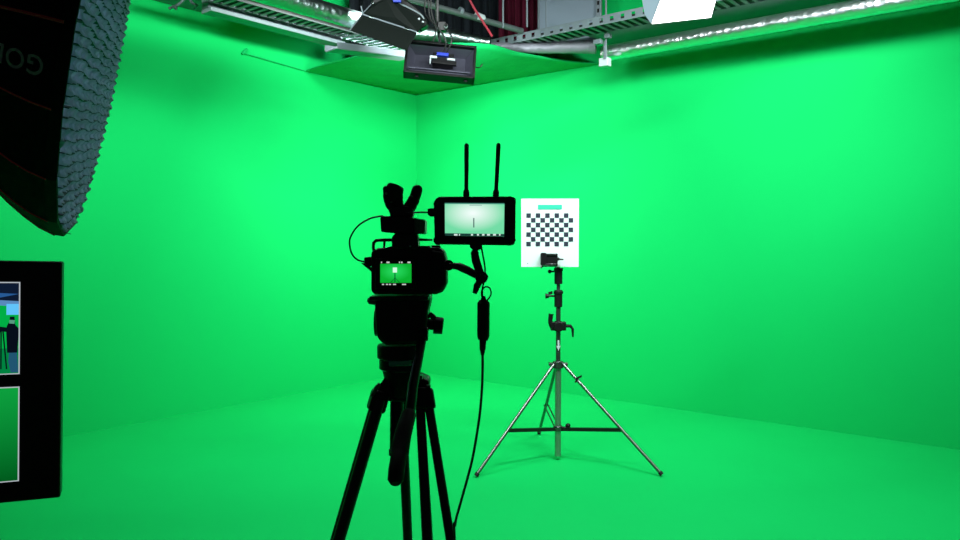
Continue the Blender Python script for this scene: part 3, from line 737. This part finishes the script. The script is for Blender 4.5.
    part('hinge_lever', MB().box(P(428.5, 390, D0-.035), (.008, .012, .02)).box(P(421, 377, D0-.03), (.006, .02, .008)), 'darkchrome', t)
    # centre column behind the handle
    part('centre_column', MB().cyl(P(397, 398, D0), P(396.5, 449, D0), .0135).cyl(P(396.5, 449, D0), P(396.5, 455, D0), .0155), 'black', t, .001)
    # pan handle coming toward the camera
    h = part('pan_handle', MB().tube([P(423, 336, D0-.05), P(418, 360, D0-.09), P(413, 385, D0-.13), P(410, 412, D0-.17)], [.008, .009, .0095, .0095], 14), 'blackm', t)
    part('grip', MB().tube([P(410.5, 411, D0-.17), P(408.5, 415, D0-.175), P(402.5, 436, D0-.21), P(399.5, 453, D0-.225), P(399, 454.5, D0-.23), P(396.5, 470, D0-.25), P(395.5, 480, D0-.26), P(395.3, 484, D0-.265)], [.010, .0135, .0152, .0160, .0138, .0138, .0132, .008], 16), 'rubber', h)
    part('handle_clamp', MB().cyl(P(418, 334, D0-.05), P(428, 334, D0-.05), .014), 'black', h, .002)
tripod()

# ------------------------------------------------------------------ video camera on the head
CD = 1.44                                  # depth of the camera's back face
def video_camera():
    t = root('video_camera', P(408, 294, CD+.05), 'black video camera with a small lit green screen, on the tripod head', 'video camera')
    outline = [(371, 252), (375, 249.5), (384, 248), (392, 246), (418, 246), (424, 248), (438, 247), (444, 251), (446.5, 262), (446.5, 284), (443, 292), (436, 294.5), (374, 294.5), (371, 291)]
    body = part('body', MB().pxprism(outline, CD, .075), 'black', t, .004)
    part('grip', MB().pxprism([(430, 250), (444, 252), (446, 264), (446, 284), (441, 292), (430, 293)], CD-.008, .05), 'rubber', t, .006)
    lens = part('lens', MB().cyl(P(405, 272, CD+.07)+V((0, 0, 0)), P(405, 272, CD+.07)+V((0, .12, 0)), .036, .04, 28), 'black', t, .003)
    part('lens_hood', MB().tube([P(405, 272, CD+.07)+V((0, .12, 0)), P(405, 272, CD+.07)+V((0, .17, 0))], [.04, .047], 28), 'blackm', lens)
    # flip screen
    scr = part('screen_bezel', MB().pxprism([(375, 258), (416, 258), (416, 289), (375, 289)], CD-.011, .012), 'black', t, .002)
    sg = spot_emat('camera_screen', (.02, .72, .12), (.003, .45, .03), .5, 1, (.47, 0, .6))
    s = part('screen', MB().pxprism([(380.2, 263.8), (411.4, 263.8), (411.4, 282.8), (380.2, 282.8)], CD-.0118, .001), sg, t, shade=False, label='lit green screen')
    d = CD-.0125
    wt = emat('screen_white', (.65, 1, .8), 1); dk = emat('screen_dark', (.0, .05, .02), 1)
    part('screen_chart', MB().pxprism([(392.8, 267.5), (397, 267.5), (397, 272.5), (392.8, 272.5)], d, .0004), wt, s, shade=False)
    part('screen_stand', MB().pxprism([(394.5, 273), (395.4, 273), (395.4, 282), (394.5, 282)], d, .0004).pxprism([(394.6, 278), (395.0, 278), (391, 282.5), (390.2, 282.5)], d, .0004).pxprism([(395.0, 278), (395.4, 278), (400, 282.5), (399.2, 282.5)], d, .0004), dk, s, shade=False)
    mb = MB()
    for a, b in ((386.5, 389.5), (399, 400), (401, 402.5), (407.5, 410.5), (381, 382)): mb.pxprism([(a, 261.6), (b, 261.6), (b, 263.2), (a, 263.2)], d, .0004)
    for a, b in ((382, 384), (386, 388), (389, 391), (393, 396), (402, 406)): mb.pxprism([(a, 283.8), (b, 283.8), (b, 285), (a, 285)], d, .0004)
    part('screen_icons', mb, emat('screen_icon', (.7, .75, .7), .8), s, shade=False)
    # cage top handle loop, left
    part('cage_bar', MB().tube([P(374.5, 252, CD+.02), P(373.3, 248, CD+.02), P(373.6, 243, CD+.02), P(376, 240.5, CD+.02), P(384, 240, CD+.02), P(396, 240, CD+.02)], .0032, 10), 'blackm', t)
    part('cage_bar', MB().tube([P(384.5, 241, CD+.02), P(384, 248.5, CD+.02), P(377, 249.5, CD+.02)], .0025, 8), 'blackm', t)
    part('cage_bar', MB().tube([P(414, 239.5, CD+.02), P(424, 239.8, CD+.02), P(432.5, 240, CD+.02)], [.0028, .0024, .0018], 8), 'blackm', t)
    part('viewfinder', MB().pxprism([(392, 249), (391, 238), (395, 233), (416, 233), (418, 238), (418, 249)], CD-.012, .05), 'black', t, .004)
    part('mode_dial', MB().cyl(P(425, 249, CD+.03), P(425, 245.8, CD+.03), .011).cyl(P(436, 248, CD+.03), P(436, 245.3, CD+.03), .009), 'blackm', t, .001)
    part('eyelet', MB().cyl(P(409, 246, CD-.013), P(411, 246, CD-.013), .0012, n=8), 'white_bit', t)
    part('port_plug', MB().pxprism([(364, 257.5), (372, 256.5), (372.5, 266), (368, 267), (364, 264)], CD+.02, .015), 'black', t, .002)
    part('port_cover', MB().pxprism([(361, 263.2), (363, 262.8), (372, 268), (371.5, 272)], CD+.01, .01), 'black', t, .001)
    # transmitter box
    b = root('transmitter_box', P(401, 234, CD+.05), 'black accessory box with a dark green right end, above the camera', 'accessory box')
    part('case', MB().pxprism([(380, 218), (381.5, 216), (402, 216), (414, 218), (414, 233.5), (404, 234), (381, 232)], CD, .06), 'black', b, .003)
    part('side_cover', MB().pxprism([(412.5, 217.5), (424.5, 219.5), (425.3, 221), (425, 233), (423.5, 234), (412.5, 233.5)], CD+.006, .05), 'darkgreenplastic', b, .003, label='dark green translucent cover')
    part('shoe', MB().pxprism([(395, 232), (414, 232), (415, 240), (393, 240)], CD+.01, .03), 'blackm', b, .002)
    # upright fitting
    k = root('prong_mount', P(400, 217, CD+.04), 'black knobbed mount with two upright prongs, topmost on the camera rig', 'mount')
    part('neck', MB().pxprism([(390, 204), (412, 207), (413.5, 212), (412, 217.5), (390, 217.5), (389, 210)], CD+.012, .035), 'black', k, .004)
    part('prong', MB().tube(smooth([P(397, 211, CD+.03), P(395.5, 203, CD+.03), P(394.5, 195, CD+.028), P(395.2, 187.5, CD+.025), P(396, 184.5, CD+.025)], 5), [.0155]*8+[.0165]*8+[.0158, .0150, .0135, .0105, .006], 16), 'rubber', k)
    part('prong', MB().tube(smooth([P(407, 211, CD+.03), P(411, 205, CD+.03), P(414.5, 198, CD+.03), P(417, 190.5, CD+.03), P(417.8, 185, CD+.03)], 5), [.012]*5+[.0115]*5+[.0105]*6+[.010, .0095, .008, .006, .003], 14), 'rubber', k)
    part('side_wing', MB().tube(smooth([P(392, 208, CD+.02), P(388.5, 203, CD+.02), P(386.6, 195, CD+.02), P(386, 189, CD+.02)], 5), [.008]*5+[.0075]*6+[.0062]*5, 12).ball(P(386, 189, CD+.02), .0062), 'black', k)
    for bx_, by_, bd_ in ((386.5, 193.5, CD+.006), (391.5, 202, CD+.012), (412, 196.5, CD+.017)):
        part('bolt', MB().ball(P(bx_, by_, bd_), .0024), 'chrome', k)
video_camera()

# ------------------------------------------------------------------ field monitor and arm
MD = 1.36
def field_monitor():
    t = root('field_monitor', P(474, 245, MD), 'small black monitor with a bright screen and rubber frame, right of the camera', 'monitor')
    out = [(433.5, 203), (436, 199), (439, 196.5), (511, 196.2), (514.5, 199), (515.8, 203), (515.5, 240), (513, 244), (509, 245.5), (441, 244.5), (437, 243), (434.5, 239)]
    part('housing', MB().pxprism(out, MD, .026), 'black', t, .004)
    part('bumper', MB().pxprism([(433, 238), (436, 236.5), (440, 245), (436, 245.3), (433.5, 242)], MD-.002, .03).pxprism([(433, 203), (436, 198.5), (440, 196), (440, 204), (434, 206)], MD-.002, .03).pxprism([(508, 195.6), (515.5, 197.5), (516.3, 204), (512, 205), (507, 199)], MD-.002, .03).pxprism([(508, 246), (514, 245), (516.3, 239), (512, 237), (506, 243)], MD-.002, .03), 'rubber', t, .003)
    sg = spot_emat('field_screen', (.9, 1.0, .97), (.17, .72, .38), .55, 1, (.47, 0, .70))
    s = part('screen', MB().pxprism([(444.8, 203), (504.5, 203.3), (504, 236.5), (445, 235.5)], MD-.0008, .001), sg, t, shade=False, label='bright pale green screen')
    d = MD-.0016
    dk = emat('field_screen_dark', (.01, .05, .04), 1)
    part('screen_toolbar', MB().pxprism([(445, 233.2), (504.2, 234.0), (504.2, 236.4), (445, 235.5)], d, .0003), dk, s, shade=False)
    part('screen_header', MB().pxprism([(444.8, 202.9), (504.5, 203.2), (504.5, 204.3), (444.8, 204)], d, .0003), emat('field_header', (.06, .28, .2), 1), s, shade=False)
    mb = MB()
    for a, b in ((454, 457.5), (459, 460), (471, 473), (477, 479), (482, 484.5), (487, 490), (493, 496), (499, 500.5)): mb.pxprism([(a, 233.9), (b, 233.9), (b, 235.6), (a, 235.6)], d-.0004, .0003)
    part('screen_icons', mb, emat('field_icon', (.75, .9, .85), .9), s, shade=False)
    part('screen_subject', MB().pxprism([(473.2, 218), (474.4, 218), (474.4, 227.5), (473.2, 227.5)], d, .0003), emat('field_subject', (.08, .16, .14), 1), s, shade=False)
    part('screen_mark', MB().pxprism([(469.5, 204.6), (482, 204.7), (482, 205.8), (469.5, 205.7)], d, .0003), emat('field_mark', (.35, .6, .5), 1), s, shade=False)
    for x0, y0, x1, y1 in ((466.3, 195.5, 466.6, 143.5), (495.8, 195.5, 498.6, 143.0)):
        a = P(x0, y0+1, MD+.012); b = P(x1, y1, MD+.012)
        an = part('antenna', MB().tube([a, a.lerp(b, .12), a.lerp(b, .13), a.lerp(b, .9), a.lerp(b, .975), b], [.0048, .0048, .0036, .0041, .0041, .0022], 12), 'black', t)
        part('antenna_base', MB().cyl(a, a.lerp(b, .10), .0058), 'blackm', an, .001)
    part('side_port', MB().pxprism([(427.5, 208.6), (434, 208), (434, 216.5), (430, 216.5), (427.5, 214.5)], MD+.006, .012), 'black', t, .001)
    part('side_button', MB().pxprism([(435.2, 207), (436.2, 207), (436.2, 233), (435.2, 233)], MD-.002, .01), 'blackm', t)
    part('mount_shoe', MB().pxprism([(469.5, 244.5), (482.5, 245), (481.5, 249), (478, 250.5), (473, 250), (470, 247.5)], MD+.003, .018), 'blackm', t, .001)
    # articulated arm
    a = root('articulated_arm', P(483, 277, MD+.02), 'black articulated arm joining the camera to the small bright monitor', 'arm')
    part('arm_segment', MB().tube([P(475, 249.5, MD+.012), P(474.6, 253, MD+.015), P(476, 261, MD+.018), P(480, 273, MD+.02)], [.0045, .0075, .0078, .0075], 14), 'blackm', a)
    part('arm_segment', MB().tube([P(454, 266, MD+.05), P(459, 266.5, MD+.045), P(468, 270.5, MD+.035), P(478, 276, MD+.025)], [.0055, .0075, .0075, .0065], 14), 'blackm', a)
    part('end_joint', MB().ball(P(454.5, 266, MD+.05), .0065).cyl(P(445, 265, MD+.07), P(452, 265.5, MD+.055), .005).cyl(P(445.5, 265, MD+.075), P(449, 265.3, MD+.062), .010), 'black', a)
    part('centre_knob', MB().cyl(P(481.5, 277.5, MD+.004), P(481.5, 277.5, MD+.034), .0115, n=20).cyl(P(484, 277, MD-.004), P(484, 277, MD+.006), .0075, n=16), 'black', a, .001)
    part('lock_lever', MB().tube([P(481, 279, MD+.008), P(477, 286, MD+.008), P(474.5, 293.5, MD+.008)], [.006, .0062, .004], 12), 'rubber', a)
    part('knob_stud', MB().ball(P(485, 276, MD-.006), .0018), 'darkchrome', a)
field_monitor()

# ------------------------------------------------------------------ cables and inline box
tag(part('looped_cable', MB().tube(smooth([P(383, 216, CD+.02), P(378, 216.6, CD+.015), P(369, 219, CD+.01), P(358, 226, CD), P(351, 236, CD), P(349.6, 244, CD), P(352, 254, CD+.005), P(358, 260, CD+.01), P(366, 262, CD+.025)]), .0017, 8), 'cablegreen'), 'thin black cable looping out left of the camera', 'cable')
tag(part('video_cable', MB().tube(smooth([P(404, 213, CD+.01), P(414, 212.6, CD-.02), P(424, 212.3, CD-.05), P(431, 212.3, MD+.012)]), .0016, 8), 'cablegreen'), 'short thin cable running into the left side of the small monitor', 'cable')
tag(part('monitor_cable', MB().tube(smooth([P(481, 245, MD+.012), P(483, 256, MD+.014), P(485, 268, MD+.03), P(484.5, 280, MD+.03), P(482.5, 288, MD+.02), P(482.5, 301, MD+.02)]), .0016, 8).tube(smooth([P(482.5, 300, MD+.02), P(481.5, 292, MD+.018), P(485, 287, MD+.01), P(489.5, 288, MD+.01), P(491, 294, MD+.012), P(487.5, 300, MD+.016), P(484, 302, MD+.02)]), .0014, 8), 'cablegreen'), 'black cable hanging from the small monitor and curling above the inline box', 'cable')
ib = root('inline_power_box', P(483, 342, MD+.02), 'black cylindrical power box hanging on the cable under the small monitor', 'power box')
part('case', MB().tube([P(483.5, 300, MD+.02), P(483.5, 303, MD+.02), P(483.3, 336, MD+.02), P(483, 340, MD+.02)], [.0075, .0115, .0115, .009], 18), 'black', ib)
part('strain_relief', MB().tube([P(483.5, 301, MD+.02), P(483.5, 296, MD+.02)], [.006, .003]).tube([P(483, 339, MD+.02), P(482.5, 349, MD+.02), P(482.5, 355, MD+.02)], [.0065, .0055, .003]), 'rubber', ib)
cab = [P(482.5, 350, MD+.02), P(482.6, 370, MD+.02), P(481.5, 395, MD+.02), P(479, 420, MD+.02), P(473, 456, MD+.02), P(467, 480, MD+.02), P(460, 505, MD+.02), P(455, 525, MD+.02), P(455, 548, MD+.02), V((-.03, 1.42, .5)), V((.02, 1.46, .08)), V((.1, 1.6, .006)), V((.35, 1.55, .006)), V((.5, 1.1, .006))]
tag(part('power_cable', MB().tube(smooth(cab), .0024, 8), 'cablegreen'), 'long black cable hanging down from the inline power box past the tripod legs', 'cable')
